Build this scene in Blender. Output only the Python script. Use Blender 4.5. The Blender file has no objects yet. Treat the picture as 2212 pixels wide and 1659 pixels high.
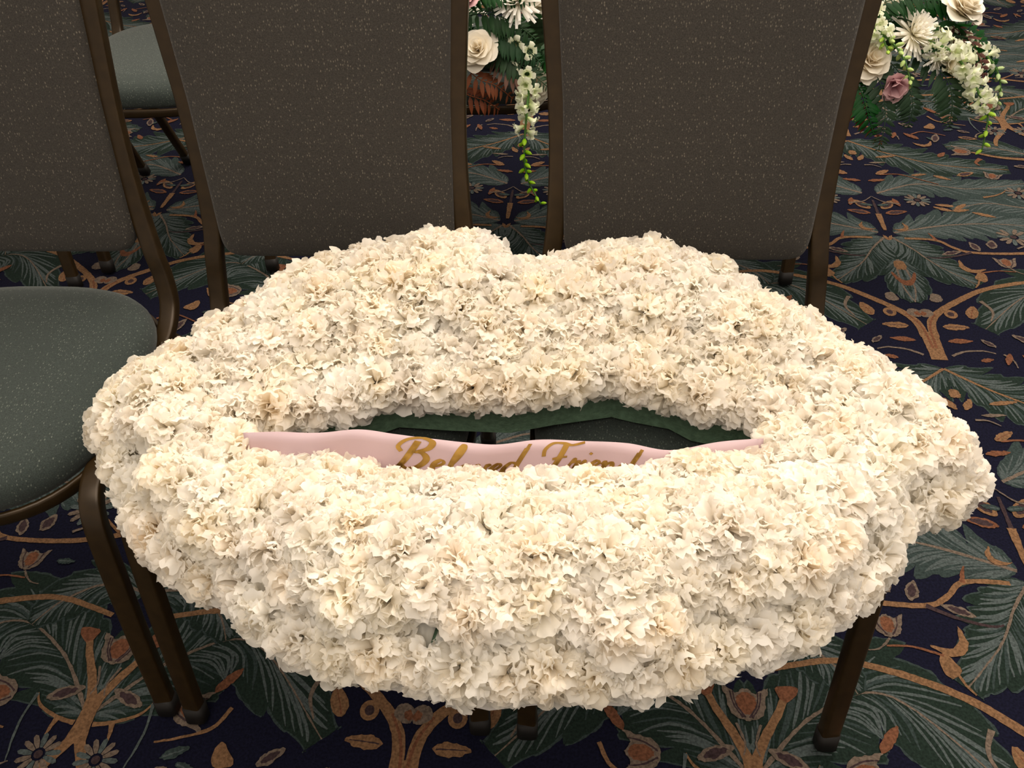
import bpy, bmesh, math, random
from mathutils import Vector, Matrix, geometry
R = random.Random(7)
PI = math.pi
scene = bpy.context.scene
col = scene.collection

# ------------------------------------------------------------------ camera, world, lights, exposure
cam = bpy.data.cameras.new('camera')
cam.sensor_width = 36.0
cam.lens = 36.0 * 1661 / 2212
cam.clip_start = 0.02
cam_o = bpy.data.objects.new('camera', cam)
col.objects.link(cam_o)
cam_o.location = (0, 0, 1.175)
cam_o.rotation_euler = (Matrix.Rotation(math.radians(45), 3, 'X') @ Matrix.Rotation(math.radians(-2.4), 3, 'Z')).to_euler()
scene.camera = cam_o

world = bpy.data.worlds.new('room_ambience')
scene.world = world
world.use_nodes = True
bg = world.node_tree.nodes['Background']
bg.inputs[0].default_value = (1.0, 0.86, 0.72, 1)
bg.inputs[1].default_value = 0.46

def area(name, loc, target, size, power, color):
    l = bpy.data.lights.new(name, 'AREA')
    l.shape = 'DISK'; l.size = size; l.energy = power; l.color = color
    o = bpy.data.objects.new(name, l); col.objects.link(o)
    o.location = loc
    d = Vector(target) - Vector(loc)
    o.rotation_euler = d.to_track_quat('-Z', 'Y').to_euler()
    return o
WARM = (1.0, 0.875, 0.745)
area('ceiling_lamp_rear', (0.6, 2.6, 3.1), (0.3, 1.2, 0.4), 2.4, 128, WARM)
area('ceiling_lamp_front', (-0.2, -0.3, 3.1), (0.0, 0.6, 0.4), 2.4, 50, WARM)
area('ceiling_lamp_side', (2.8, 1.0, 3.1), (0.5, 0.8, 0.3), 2.2, 48, WARM)

scene.view_settings.view_transform = 'Standard'
scene.view_settings.look = 'None'
scene.view_settings.gamma = 1
scene.view_settings.use_curve_mapping = False
scene.view_settings.exposure = 0.16
scene.cycles.diffuse_bounces = 8

# ------------------------------------------------------------------ helpers
def lin(c):
    c = c / 255.0
    return c / 12.92 if c <= 0.04045 else ((c + 0.055) / 1.055) ** 2.4
def rgb(r, g, b):
    return (lin(r), lin(g), lin(b), 1)

def mat(name, color, rough=0.7, metal=0.0, spec=0.3):
    m = bpy.data.materials.new(name); m.use_nodes = True
    b = m.node_tree.nodes['Principled BSDF']
    b.inputs['Base Color'].default_value = color
    b.inputs['Roughness'].default_value = rough
    b.inputs['Metallic'].default_value = metal
    b.inputs['Specular IOR Level'].default_value = spec
    return m
def node(m, kind, **kw):
    n = m.node_tree.nodes.new(kind)
    for k, v in kw.items(): setattr(n, k, v)
    return n
def link(m, a, b): m.node_tree.links.new(a, b)
def bsdf(m): return m.node_tree.nodes['Principled BSDF']

def mottle(m, color, scale, lo, hi, bump=0.0, bscale=None, detail=3):
    """noise-modulated base colour, optional fine bump"""
    tc = node(m, 'ShaderNodeTexCoord')
    n = node(m, 'ShaderNodeTexNoise'); n.inputs['Scale'].default_value = scale; n.inputs['Detail'].default_value = detail
    link(m, tc.outputs['Object'], n.inputs['Vector'])
    mr = node(m, 'ShaderNodeMapRange'); mr.inputs[1].default_value = 0.3; mr.inputs[2].default_value = 0.7
    mr.inputs[3].default_value = lo; mr.inputs[4].default_value = hi
    link(m, n.outputs['Fac'], mr.inputs[0])
    mx = node(m, 'ShaderNodeVectorMath', operation='SCALE')
    mx.inputs[0].default_value = color[:3]
    link(m, mr.outputs[0], mx.inputs['Scale'])
    link(m, mx.outputs[0], bsdf(m).inputs['Base Color'])
    if bump:
        n2 = node(m, 'ShaderNodeTexNoise'); n2.inputs['Scale'].default_value = bscale or scale
        link(m, tc.outputs['Object'], n2.inputs['Vector'])
        bp = node(m, 'ShaderNodeBump'); bp.inputs['Strength'].default_value = bump; bp.inputs['Distance'].default_value = 0.002
        link(m, n2.outputs['Fac'], bp.inputs['Height'])
        link(m, bp.outputs['Normal'], bsdf(m).inputs['Normal'])
    return m

class MB:
    """collects verts and faces (+ material index and a float vertex attribute)"""
    def __init__(self): self.v = []; self.f = []; self.mi = []; self.a = []
    def add(self, verts, faces, mi=0, att=None):
        b = len(self.v)
        self.v.extend(tuple(p) for p in verts)
        self.a.extend(att if att is not None else [0.0] * len(verts))
        for f in faces: self.f.append(tuple(i + b for i in f)); self.mi.append(mi)
    def mesh(self, name, mats, smooth=True, att=False):
        me = bpy.data.meshes.new(name)
        me.from_pydata(self.v, [], self.f)
        for m in (mats if isinstance(mats, (list, tuple)) else [mats]): me.materials.append(m)
        me.polygons.foreach_set('material_index', self.mi)
        me.polygons.foreach_set('use_smooth', [smooth] * len(self.f))
        if att:
            a = me.attributes.new('shade_mix', 'FLOAT', 'POINT'); a.data.foreach_set('value', self.a)
        me.update()
        return me
    def build(self, name, mats, parent=None, smooth=True, att=False):
        return put(name, self.mesh(name, mats, smooth, att), parent)
def put(name, me, parent=None, loc=None):
    o = bpy.data.objects.new(name, me); col.objects.link(o)
    if parent: o.parent = parent
    if loc: o.location = loc
    return o
def thing(name, label, cat, loc=(0, 0, 0), rz=0, group=None):
    o = bpy.data.objects.new(name, None); col.objects.link(o)
    o.empty_display_size = 0.05
    o.location = loc; o.rotation_euler = (0, 0, rz)
    o['label'] = label; o['category'] = cat
    if group: o['group'] = group
    return o
def copy_tree(o, parent=None):
    c = o.copy(); col.objects.link(c)
    if parent: c.parent = parent
    for ch in list(o.children): copy_tree(ch, c)
    return c

def spline(P, n=8, closed=False):
    """Catmull-Rom through P"""
    P = [Vector(p) for p in P]; out = []
    m = len(P)
    for i in range(m if closed else m - 1):
        if closed: a, b, c, d = P[(i - 1) % m], P[i], P[(i + 1) % m], P[(i + 2) % m]
        else: a, b, c, d = P[max(i - 1, 0)], P[i], P[i + 1], P[min(i + 2, m - 1)]
        for k in range(n):
            t = k / n
            out.append(0.5 * ((2 * b) + (c - a) * t + (2 * a - 5 * b + 4 * c - d) * t * t + (3 * b - a - 3 * c + d) * t ** 3))
    if not closed: out.append(P[-1].copy())
    return out

def sweep(mb, path, w, h, side=(1, 0, 0), nseg=10, power=0.55, closed=False, mi=0, scale=None, caps=True):
    """sweep a rounded section (w along the side axis, h across) along path, parallel transported"""
    path = [Vector(p) for p in path]; N = len(path)
    T = []
    for i in range(N):
        a = path[(i - 1) % N] if (closed or i > 0) else path[i]
        b = path[(i + 1) % N] if (closed or i < N - 1) else path[i]
        T.append((b - a).normalized())
    S = Vector(side); S = (S - T[0] * S.dot(T[0])).normalized()
    verts = []
    for i in range(N):
        if i > 0:
            q = T[i - 1].rotation_difference(T[i]); S = q @ S
            S = (S - T[i] * S.dot(T[i])).normalized()
        B = T[i].cross(S)
        s = scale[i] if scale else 1.0
        for k in range(nseg):
            a = 2 * PI * (k + .5) / nseg
            c, d = math.cos(a), math.sin(a)
            c = math.copysign(abs(c) ** power, c); d = math.copysign(abs(d) ** power, d)
            verts.append(path[i] + S * (c * w * .5 * s) + B * (d * h * .5 * s))
    faces = []
    for i in range(N if closed else N - 1):
        j = (i + 1) % N
        for k in range(nseg):
            k2 = (k + 1) % nseg
            faces.append((i * nseg + k, i * nseg + k2, j * nseg + k2, j * nseg + k))
    if caps and not closed:
        faces.append(tuple(range(nseg - 1, -1, -1)))
        faces.append(tuple((N - 1) * nseg + k for k in range(nseg)))
    mb.add(verts, faces, mi)

# ------------------------------------------------------------------ materials
def carpet_mat(name, c, lo=0.62, hi=1.3):
    m = mat(name, c, 0.95, 0, 0.08)
    return mottle(m, c, 260, lo, hi, 0.5, 420, 2)
C_NAVY = carpet_mat('carpet_navy', rgb(14, 15, 31))
C_GREEN = carpet_mat('carpet_green', rgb(25, 36, 31))
C_GREY = carpet_mat('carpet_grey_green', rgb(64, 72, 72))
C_TAN = carpet_mat('carpet_tan', rgb(104, 78, 56))
C_RUST = carpet_mat('carpet_rust', rgb(94, 61, 44))
C_BEIGE = carpet_mat('carpet_beige', rgb(90, 79, 70))
C_PLUM = carpet_mat('carpet_plum', rgb(50, 39, 41))
C_SAGE = carpet_mat('carpet_sage', rgb(42, 52, 51))
CM = [C_NAVY, C_GREEN, C_GREY, C_TAN, C_RUST, C_BEIGE, C_PLUM, C_SAGE]
NAVY, GREEN, GREY, TAN, RUST, BEIGE, PLUM, SAGE = range(8)

def fabric(name, base, speck, stretch):
    """upholstery: fine weave with small pale dashes in offset rows"""
    m = mat(name, base, 0.85, 0, 0.25)
    tc = node(m, 'ShaderNodeTexCoord')
    mp = node(m, 'ShaderNodeMapping'); mp.inputs['Scale'].default_value = stretch
    link(m, tc.outputs['Object'], mp.inputs['Vector'])
    vo = node(m, 'ShaderNodeTexVoronoi'); vo.inputs['Scale'].default_value = 1.0; vo.inputs['Randomness'].default_value = 0.75
    link(m, mp.outputs[0], vo.inputs['Vector'])
    lt = node(m, 'ShaderNodeMapRange'); lt.inputs[1].default_value = 0.30; lt.inputs[2].default_value = 0.16
    lt.inputs[3].default_value = 0.0; lt.inputs[4].default_value = 1.0
    link(m, vo.outputs['Distance'], lt.inputs[0])
    sx = node(m, 'ShaderNodeSeparateColor'); link(m, vo.outputs['Color'], sx.inputs[0])
    gt = node(m, 'ShaderNodeMapRange'); gt.inputs[1].default_value = 0.05; gt.inputs[2].default_value = 0.9
    link(m, sx.outputs[0], gt.inputs[0])
    mu = node(m, 'ShaderNodeMath', operation='MULTIPLY'); link(m, lt.outputs[0], mu.inputs[0]); link(m, gt.outputs[0], mu.inputs[1])
    nz = node(m, 'ShaderNodeTexNoise'); nz.inputs['Scale'].default_value = 700; nz.inputs['Detail'].default_value = 1
    link(m, tc.outputs['Object'], nz.inputs['Vector'])
    mr = node(m, 'ShaderNodeMapRange'); mr.inputs[1].default_value = .3; mr.inputs[2].default_value = .7; mr.inputs[3].default_value = .7; mr.inputs[4].default_value = 1.3
    link(m, nz.outputs['Fac'], mr.inputs[0])
    sc = node(m, 'ShaderNodeVectorMath', operation='SCALE'); sc.inputs[0].default_value = base[:3]
    link(m, mr.outputs[0], sc.inputs['Scale'])
    mx = node(m, 'ShaderNodeMix', data_type='RGBA')
    link(m, mu.outputs[0], mx.inputs['Factor']); link(m, sc.outputs[0], mx.inputs['A']); mx.inputs['B'].default_value = speck
    link(m, mx.outputs['Result'], bsdf(m).inputs['Base Color'])
    bp = node(m, 'ShaderNodeBump'); bp.inputs['Strength'].default_value = .25; bp.inputs['Distance'].default_value = .001
    link(m, nz.outputs['Fac'], bp.inputs['Height']); link(m, bp.outputs['Normal'], bsdf(m).inputs['Normal'])
    bsdf(m).inputs['Sheen Weight'].default_value = .12
    return m
M_SEAT = fabric('seat_fabric', rgb(46, 54, 51), rgb(92, 99, 92), (330, 170, 170))
M_BACK = fabric('back_fabric_warm_lit', rgb(54, 51, 47), rgb(104, 98, 88), (330, 170, 180))  # same cloth as the seat, browner: warm light on backs put into the colour
M_BRONZE = mottle(mat('bronze_frame', rgb(50, 37, 18), 0.34, 0.35, 0.5), rgb(50, 37, 18), 60, .8, 1.15)
M_RUBBER = mat('black_foot_cap', rgb(20, 18, 17), 0.6)
M_FOAM = mottle(mat('green_floral_foam', rgb(100, 128, 106), .95, 0, .1), rgb(100, 128, 106), 120, .75, 1.2, .6, 300)
M_BOARD = mat('white_backing_board', rgb(225, 220, 214), .5)

def petal_mat(name, tip, base, trans=0.35, vary=0.05, rough=.6):
    """thin petals: diffuse plus translucency, tint runs from petal base to tip, each flower varies a little"""
    m = mat(name, tip, rough, 0, .15)
    nt = m.node_tree
    at = node(m, 'ShaderNodeAttribute', attribute_name='shade_mix')
    oi = node(m, 'ShaderNodeObjectInfo')
    mx = node(m, 'ShaderNodeMix', data_type='RGBA')
    mx.inputs['A'].default_value = tip; mx.inputs['B'].default_value = base
    mr = node(m, 'ShaderNodeMapRange'); mr.inputs[3].default_value = 0.45; mr.inputs[4].default_value = 1.1
    link(m, oi.outputs['Random'], mr.inputs[0])
    mu = node(m, 'ShaderNodeMath', operation='MULTIPLY', use_clamp=True)
    link(m, at.outputs['Fac'], mu.inputs[0]); link(m, mr.outputs[0], mu.inputs[1])
    link(m, mu.outputs[0], mx.inputs['Factor'])
    hs = node(m, 'ShaderNodeHueSaturation')
    wn = node(m, 'ShaderNodeTexWhiteNoise', noise_dimensions='1D'); link(m, oi.outputs['Random'], wn.inputs['W'])
    sp = node(m, 'ShaderNodeSeparateColor'); link(m, wn.outputs['Color'], sp.inputs[0])
    for i, (k, lo, hi) in enumerate((('Hue', .5 - vary * .12, .5 + vary * .16), ('Saturation', 1 - vary * 6, 1 + vary * 5), ('Value', 1 - vary * .9, 1 + vary * .3))):
        r = node(m, 'ShaderNodeMapRange'); r.inputs[3].default_value = lo; r.inputs[4].default_value = hi
        link(m, sp.outputs[i], r.inputs[0]); link(m, r.outputs[0], hs.inputs[k])
    link(m, mx.outputs['Result'], hs.inputs['Color'])
    link(m, hs.outputs['Color'], bsdf(m).inputs['Base Color'])
    tr = node(m, 'ShaderNodeBsdfTranslucent'); link(m, hs.outputs['Color'], tr.inputs['Color'])
    ms = node(m, 'ShaderNodeMixShader'); ms.inputs[0].default_value = trans
    link(m, bsdf(m).outputs[0], ms.inputs[1]); link(m, tr.outputs[0], ms.inputs[2])
    link(m, ms.outputs[0], nt.nodes['Material Output'].inputs['Surface'])
    return m
M_CARN = petal_mat('carnation_petals', rgb(253, 250, 243), rgb(251, 241, 222), .56, .045)
M_ROSE = petal_mat('white_rose_petals', rgb(244, 240, 228), rgb(230, 216, 184), .3, .03)
M_MUM = petal_mat('white_mum_petals', rgb(246, 244, 238), rgb(236, 230, 208), .3, .03)
M_SNAP = petal_mat('snapdragon_petals', rgb(242, 243, 222), rgb(200, 218, 136), .3, .03)
M_BUD = petal_mat('green_buds', rgb(178, 204, 112), rgb(128, 170, 76), .2, .06)
M_PINK = petal_mat('mauve_petals', rgb(226, 186, 188), rgb(178, 124, 142), .3, .04)
M_LEAF = petal_mat('dark_green_leaf', rgb(32, 68, 34), rgb(20, 46, 24), .2, .08, .5)
M_COPPER = petal_mat('copper_leaf', rgb(124, 74, 54), rgb(72, 42, 32), .25, .05)
M_STEM = mat('green_stem', rgb(74, 116, 52), .6)
M_MOSS = mottle(mat('foliage_base', rgb(30, 46, 26), .9, 0, .1), rgb(30, 46, 26), 90, .6, 1.3)
M_RIBBON = mat('pink_satin', rgb(188, 164, 170), .36, 0, .45)
M_GOLD = mat('gold_foil', rgb(186, 152, 84), .22, 1.0, .5)

# ------------------------------------------------------------------ floor: woven floral carpet
TX, TY = 1.0, 1.015                       # repeat of the weave
TH = math.radians(-7.5)                  # the weave runs slightly askew to the chair rows
ORG = (0.945, 1.285)
class Carpet:
    def __init__(self): self.polys = []           # (points, colour, layer)
    def poly(self, pts, c, k): self.polys.append((pts, c, k))
CP = Carpet(); LAY = [0]
def nxt(): LAY[0] += 1; return LAY[0]
def rough_edge(pts, step=.006, amp=.0013):
    out = []
    n = len(pts)
    for i in range(n):
        a, b = pts[i], pts[(i + 1) % n]
        L = math.hypot(b[0] - a[0], b[1] - a[1]); m = max(1, int(L / step))
        for k in range(m):
            t = k / m
            out.append((a[0] + (b[0] - a[0]) * t + R.uniform(-amp, amp), a[1] + (b[1] - a[1]) * t + R.uniform(-amp, amp)))
    return out
def sp2(P, n=6, closed=False): return [(p.x, p.y) for p in spline([(x, y, 0) for x, y in P], n, closed)]
def normals(S):
    N = []
    for i in range(len(S)):
        a, b = S[max(i - 1, 0)], S[min(i + 1, len(S) - 1)]
        dx, dy = b[0] - a[0], b[1] - a[1]; l = math.hypot(dx, dy) or 1
        N.append((-dy / l, dx / l))
    return N
def strip(P, w0, w1, c, k=None, n=6, wm=None):
    """tapering line; wm = widest in the middle (a streak)"""
    S = sp2(P, n); N = normals(S); L = []; Rr = []
    for i, (p, q) in enumerate(zip(S, N)):
        t = i / (len(S) - 1)
        w = (w0 + (w1 - w0) * t) if wm is None else w0 + (wm - w0) * math.sin(PI * t)
        w *= .5
        L.append((p[0] + q[0] * w, p[1] + q[1] * w)); Rr.append((p[0] - q[0] * w, p[1] - q[1] * w))
    CP.poly(rough_edge(L + Rr[::-1], .006, .0006), c, k if k is not None else nxt())
def blob(P, c, k=None, n=5): CP.poly(rough_edge(sp2(P, n, True)), c, k if k is not None else nxt())
def almond(x, y, ang, L, W, c, edge=None, vein=None):
    ca, sa = math.cos(ang), math.sin(ang)
    def tr(u, v): return (x + u * ca - v * sa, y + u * sa + v * ca)
    if edge is not None:
        blob([tr(-.53 * L, 0), tr(-.2 * L, .58 * W), tr(.2 * L, .5 * W), tr(.56 * L, 0), tr(.2 * L, -.5 * W), tr(-.2 * L, -.58 * W)], edge)
        s = .72
    else: s = 1
    blob([tr(-.5 * L * s, 0), tr(-.2 * L * s, .5 * W * s), tr(.2 * L * s, .42 * W * s), tr(.5 * L * s, 0), tr(.2 * L * s, -.42 * W * s), tr(-.2 * L * s, -.5 * W * s)], c)
    if vein is not None: strip([tr(-.4 * L, 0), tr(0, .02 * W), tr(.4 * L, 0)], .003, .001, vein)
def acanthus(P, W, lobes, edge=SAGE, fill=GREEN, vein=GREY, rib=BEIGE, asym=1.0, seed=0):
    W = W * 1.15
    """big serrated leaf along a curved rib"""
    r = random.Random(seed * 31 + 5)
    S = sp2(P, 14); N = normals(S); M = len(S) - 1
    def at(t, off):
        i = min(M, max(0, int(round(t * M)))); return (S[i][0] + N[i][0] * off, S[i][1] + N[i][1] * off)
    def width(t): return W * (math.sin(PI * min(1, t * .93 + .05)) ** .7)
    def outline(grow):
        out = []
        for side in (1, -1):
            pts = []
            for l in range(lobes):
                t0 = l / lobes; t1 = (l + 1) / lobes
                for tt, kk in ((t0 + .02, .40), (t0 + .22 / lobes, .74), (t0 + .55 / lobes, .92), (t0 + .66 / lobes, .84), (t0 + .95 / lobes, 1.0), (t1 + .30 / lobes, 1.16 - .14 * (l % 2))):
                    tt = min(1, tt)
                    w = width(min(tt, .97)) * kk * (asym if side < 0 else 1) + grow
                    pts.append(at(tt, side * w))
            out.append(pts)
        return out[0] + [at(1, 0)] + out[1][::-1] + [at(0, 0)]
    k = nxt(); CP.poly(rough_edge(sp2(outline(.0035), 3, True), .008), edge, k)
    k = nxt(); CP.poly(rough_edge(sp2(outline(0), 3, True), .008), fill, k)
    ks = [nxt(), nxt(), nxt(), nxt()]; k2 = nxt(); cnt = 0
    for side in (1, -1):
        for l in range(lobes):
            for d in (.12, .28, .44, .6, .76, .92):
                cnt += 1
                t0 = max(.02, (l + d - .75) / lobes); t1 = min(.98, (l + d) / lobes + .04)
                w = width(t1) * r.uniform(.62, .86) * (asym if side < 0 else 1)
                strip([at(t0, side * w * .06), at((t0 + t1) / 2 + .01, side * w * r.uniform(.4, .5)), at(t1, side * w)], .0015, .001, vein if r.random() < .75 else SAGE, ks[cnt % 4], 4, r.uniform(.003, .007))
    strip([S[0], S[M // 3], S[2 * M // 3], S[M]], .007, .002, rib, k2, 10)
def ring_flower(x, y, rx, ry):
    k = nxt(); CP.poly([(x + rx * math.cos(a * PI / 8), y + ry * math.sin(a * PI / 8)) for a in range(16)], TAN, k)
    k = nxt(); CP.poly([(x + rx * .5 * math.cos(a * PI / 8), y + ry * .5 * math.sin(a * PI / 8)) for a in range(16)], PLUM, k)
def daisy(x, y, r, c=BEIGE):
    k = nxt()
    for i in range(13):
        a = 2 * PI * i / 13 + .2; ca, sa = math.cos(a), math.sin(a)
        P = []
        for u, v in ((.3, -.06), (.6, -.13), (.9, -.11), (1, 0), (.9, .11), (.6, .13), (.3, .06)):
            P.append((x + r * (u * ca - v * sa), y + r * (u * sa + v * ca)))
        CP.poly(P, c if i % 3 else GREY, k)
    k = nxt(); CP.poly([(x + r * .2 * math.cos(a * PI / 5), y + r * .2 * math.sin(a * PI / 5)) for a in range(10)], PLUM, k)
def tulip(x, y, ang, s):
    ca, sa = math.cos(ang), math.sin(ang)
    def tr(u, v): return (x + s * (u * ca - v * sa), y + s * (u * sa + v * ca))
    blob([tr(-.5, 0), tr(-.3, .42), tr(.2, .55), tr(.62, .66), tr(.38, .3), tr(.55, 0), tr(.38, -.3), tr(.62, -.66), tr(.2, -.55), tr(-.3, -.42)], BEIGE)
    blob([tr(-.3, 0), tr(-.1, .22), tr(.25, .24), tr(.45, 0), tr(.25, -.24), tr(-.1, -.22)], RUST)
    strip([tr(-.4, .1), tr(0, .34), tr(.45, .42)], .003, .002, PLUM)
    strip([tr(-.4, -.1), tr(0, -.34), tr(.45, -.42)], .003, .002, PLUM)
def crescent(x, y, ang, s, c=TAN):
    ca, sa = math.cos(ang), math.sin(ang)
    blob([(x + s * (u * ca - v * sa), y + s * (u * sa + v * ca)) for u, v in ((-.6, .35), (-.2, -.05), (.25, -.1), (.7, .3), (.45, -.3), (0, -.45), (-.4, -.25))], c)
def half_tile():
    """one half of the repeat, x >= 0; the other half is its mirror"""
    # large leaves first
    acanthus([(.50, .02), (.40, .13), (.28, .17), (.13, .02)], .085, 5, seed=1)                       # beside the trunk, curling in
    acanthus([(.0, -.13), (.10, -.21), (.24, -.28), (.42, -.30)], .070, 6, seed=2, rib=TAN)           # fern from trunk foot
    acanthus([(.02, .43), (.16, .475), (.30, .49), (.47, .47)], .068, 6, seed=3, fill=SAGE)           # sweeping level leaf
    acanthus([(.02, -.46), (.14, -.40), (.28, -.42), (.44, -.38)], .060, 5, seed=4, fill=SAGE)
    acanthus([(.5, -.50), (.40, -.52), (.30, -.50), (.2, -.54)], .050, 4, seed=6, fill=SAGE)
    acanthus([(.50, .25), (.42, .26), (.36, .22), (.33, .17)], .045, 3, seed=7)
    acanthus([(.50, -.20), (.44, -.17), (.36, -.15), (.28, -.16)], .045, 3, seed=8)
    acanthus([(.01, .405), (.05, .35), (.09, .28), (.165, .195)], .058, 5, seed=5, asym=1.15)         # crown leaf over the fork
    acanthus([(.0, .30), (.012, .24), (.012, .17), (.0, .115)], .034, 3, seed=9, asym=.3)
    # trunk and branches
    strip([(.006, -.10), (.007, -.05), (.010, .0)], .022, .02, TAN)
    strip([(.010, -.02), (.016, .035), (.045, .08), (.109, .135), (.175, .18), (.274, .215), (.36, .225), (.46, .20)], .021, .009, TAN)
    strip([(.004, -.06), (.009, .02), (.032, .07)], .006, .004, RUST)
    # small leaves round the trunk
    almond(.066, .022, .05, .058, .022, TAN, None, PLUM); almond(.062, -.030, .1, .054, .016, RUST)
    strip([(.03, -.085), (.06, -.068), (.10, -.062), (.125, -.07)], .007, .003, BEIGE)
    almond(.10, -.095, .3, .03, .012, RUST)
    ring_flower(.068, .072, .015, .017); almond(.118, .082, 1.2, .055, .026, TAN, None, RUST)
    strip([(.15, .13), (.165, .09), (.15, .05)], .010, .003, BEIGE)
    blob([(0, .060), (.012, .056), (.028, .066), (.026, .084), (.012, .088), (0, .080)], BEIGE)
    blob([(.0, .064), (.008, .062), (.014, .070), (.006, .079)], RUST)
    blob([(.035, .125), (.052, .118), (.066, .130), (.060, .150), (.044, .152)], BEIGE)
    # bud and crescent in the crown
    blob([(0, .255), (.012, .258), (.014, .285), (0, .292)], TAN)
    blob([(0, .205), (.012, .212), (.028, .245), (.024, .212), (.010, .188), (0, .184)], RUST)
    blob([(0, .392), (.008, .396), (.012, .416), (.002, .406)], TAN)
    # level branch
    strip([(.04, .402), (.115, .398), (.15, .365), (.183, .345), (.25, .342), (.33, .35), (.43, .375), (.50, .37)], .009, .012, TAN)
    strip([(.118, .396), (.112, .418), (.106, .432)], .010, .002, RUST)
    strip([(.19, .344), (.15, .325), (.10, .312), (.075, .316)], .009, .003, PLUM)
    almond(.14, .338, .35, .05, .014, PLUM, BEIGE)
    almond(.205, .372, 1.9, .042, .018, PLUM, BEIGE); almond(.25, .385, 1.3, .04, .022, PLUM, BEIGE)
    daisy(.315, .425, .043); strip([(.40, .37), (.36, .40), (.345, .415)], .007, .003, TAN)
    tulip(.26, .298, PI / 2, .042); strip([(.262, .275), (.28, .255), (.30, .25)], .004, .002, BEIGE)
    crescent(.165, .275, -.6, .05); crescent(.045, .455, .9, .035)
    blob([(.165, .225), (.185, .255), (.195, .235), (.185, .21)], TAN); strip([(.185, .25), (.23, .262), (.27, .26)], .005, .003, RUST)
    strip([(.175, .225), (.165, .20), (.155, .185)], .005, .003, TAN)
    # stem with pairs of leaves
    strip([(.0, .44), (.001, .49), (.0, .525)], .008, .016, TAN)
    strip([(.0, .525), (.0, .60)], .008, .006, PLUM)
    almond(.034, .575, .9, .055, .024, PLUM, TAN); almond(.048, .535, .25, .055, .018, PLUM, RUST)
    for (x, y, a) in ((.175, .56, 2.7), (.185, .58, 3.0), (.225, .575, .7), (.22, .555, .2)): almond(x, y, a, .05, .014, TAN)
    almond(.275, .535, -.4, .06, .014, TAN)
    # upper band: three dots, long leaves, curling branch
    almond(.018, -.245, 1.1, .04, .016, TAN); blob([(0, -.225), (.010, -.222), (.010, -.204), (0, -.20)], TAN)
    almond(.09, -.235, .2, .06, .012, TAN); almond(.06, -.275, .1, .05, .010, BEIGE)
    tulip(.32, -.19, 2.9, .05)
    strip([(.50, -.235), (.42, -.225), (.36, -.20), (.345, -.195)], .016, .006, TAN)
    strip([(.36, -.235), (.34, -.26), (.345, -.28)], .014, .003, RUST)
    almond(.255, -.215, .9, .04, .016, RUST); almond(.16, -.345, .2, .045, .012, TAN); almond(.22, -.36, -.5, .05, .014, TAN)
    strip([(.05, -.35), (.10, -.345), (.14, -.365), (.2, -.40)], .006, .003, RUST)
    almond(.06, -.335, .6, .05, .018, TAN, None, RUST); almond(.035, -.385, .2, .05, .014, RUST)
    daisy(.12, -.495, .036); daisy(.40, -.44, .036)
    almond(.29, -.335, .4, .05, .018, PLUM, TAN); tulip(.36, -.345, 1.2, .038)
    strip([(.30, -.47), (.34, -.455), (.37, -.43)], .008, .003, TAN)
    # crossing branches at the far edge of the half
    strip([(.502, -.02), (.500, .02), (.505, .05)], .03, .018, TAN)
    strip([(.503, .03), (.478, .085), (.452, .130), (.440, .16)], .016, .010, TAN)
    strip([(.498, -.01), (.470, -.06), (.44, -.11), (.43, -.15)], .018, .010, TAN)
    blob([(.44, .145), (.42, .17), (.455, .168)], RUST)
    tulip(.502, .135, PI / 2, .05)
    strip([(.482, .105), (.492, .075), (.488, .055)], .004, .002, BEIGE)
    almond(.448, .055, .4, .055, .018, PLUM, BEIGE)
    strip([(.485, .008), (.455, .014), (.42, .03), (.405, .05)], .008, .003, TAN)
    strip([(.455, .012), (.45, -.015)], .009, .003, TAN)
    daisy(.455, -.045, .034)
    strip([(.405, .05), (.40, .0), (.41, -.06)], .006, .002, GREY)
    tulip(.345, .045, PI, .05); almond(.30, .10, 2.2, .055, .016, RUST); strip([(.28, .055), (.30, .02), (.345, .0), (.38, -.01)], .007, .003, TAN)
    blob([(.25, -.03), (.275, .0), (.285, -.02), (.275, -.04)], TAN); strip([(.2, -.08), (.24, -.06), (.30, -.085)], .006, .003, RUST)
    crescent(.22, -.145, .3, .045); almond(.36, -.10, -.2, .05, .016, PLUM, TAN)
half_tile()
def covered(x, y):
    for P, c, k in CP.polys:
        if c != NAVY and min(p[0] for p in P) <= x <= max(p[0] for p in P) and min(p[1] for p in P) <= y <= max(p[1] for p in P):
            j = len(P) - 1; c2 = False
            for i in range(len(P)):
                if (P[i][1] > y) != (P[j][1] > y) and x < (P[j][0] - P[i][0]) * (y - P[i][1]) / (P[j][1] - P[i][1]) + P[i][0]: c2 = not c2
                j = i
            if c2: return True
    return False
placed = 0
for _ in range(1500):                                   # small leaves and tendrils in the open ground
    x, y, a = R.uniform(.02, .48), R.uniform(-.53, .53), R.uniform(0, 2 * PI)
    L = R.choice((.034, .044, .055))
    if any(covered(x + u * L * math.cos(a) - v * L * math.sin(a), y + u * L * math.sin(a) + v * L * math.cos(a)) for u in (-.75, -.35, 0, .35, .75) for v in (-.34, 0, .34)): continue
    kind = placed % 4
    if kind == 0: almond(x, y, a, L, L * .36, SAGE, None, GREY)
    elif kind == 1: almond(x, y, a, L, L * .34, PLUM, BEIGE)
    elif kind == 2: strip([(x - L * .7 * math.cos(a), y - L * .7 * math.sin(a)), (x - L * .2 * math.sin(a), y + L * .2 * math.cos(a)), (x + L * .7 * math.cos(a), y + L * .7 * math.sin(a))], .006, .002, BEIGE)
    else: almond(x, y, a, L, L * .30, RUST)
    placed += 1
    if placed >= 34: break
floor = MB()
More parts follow.
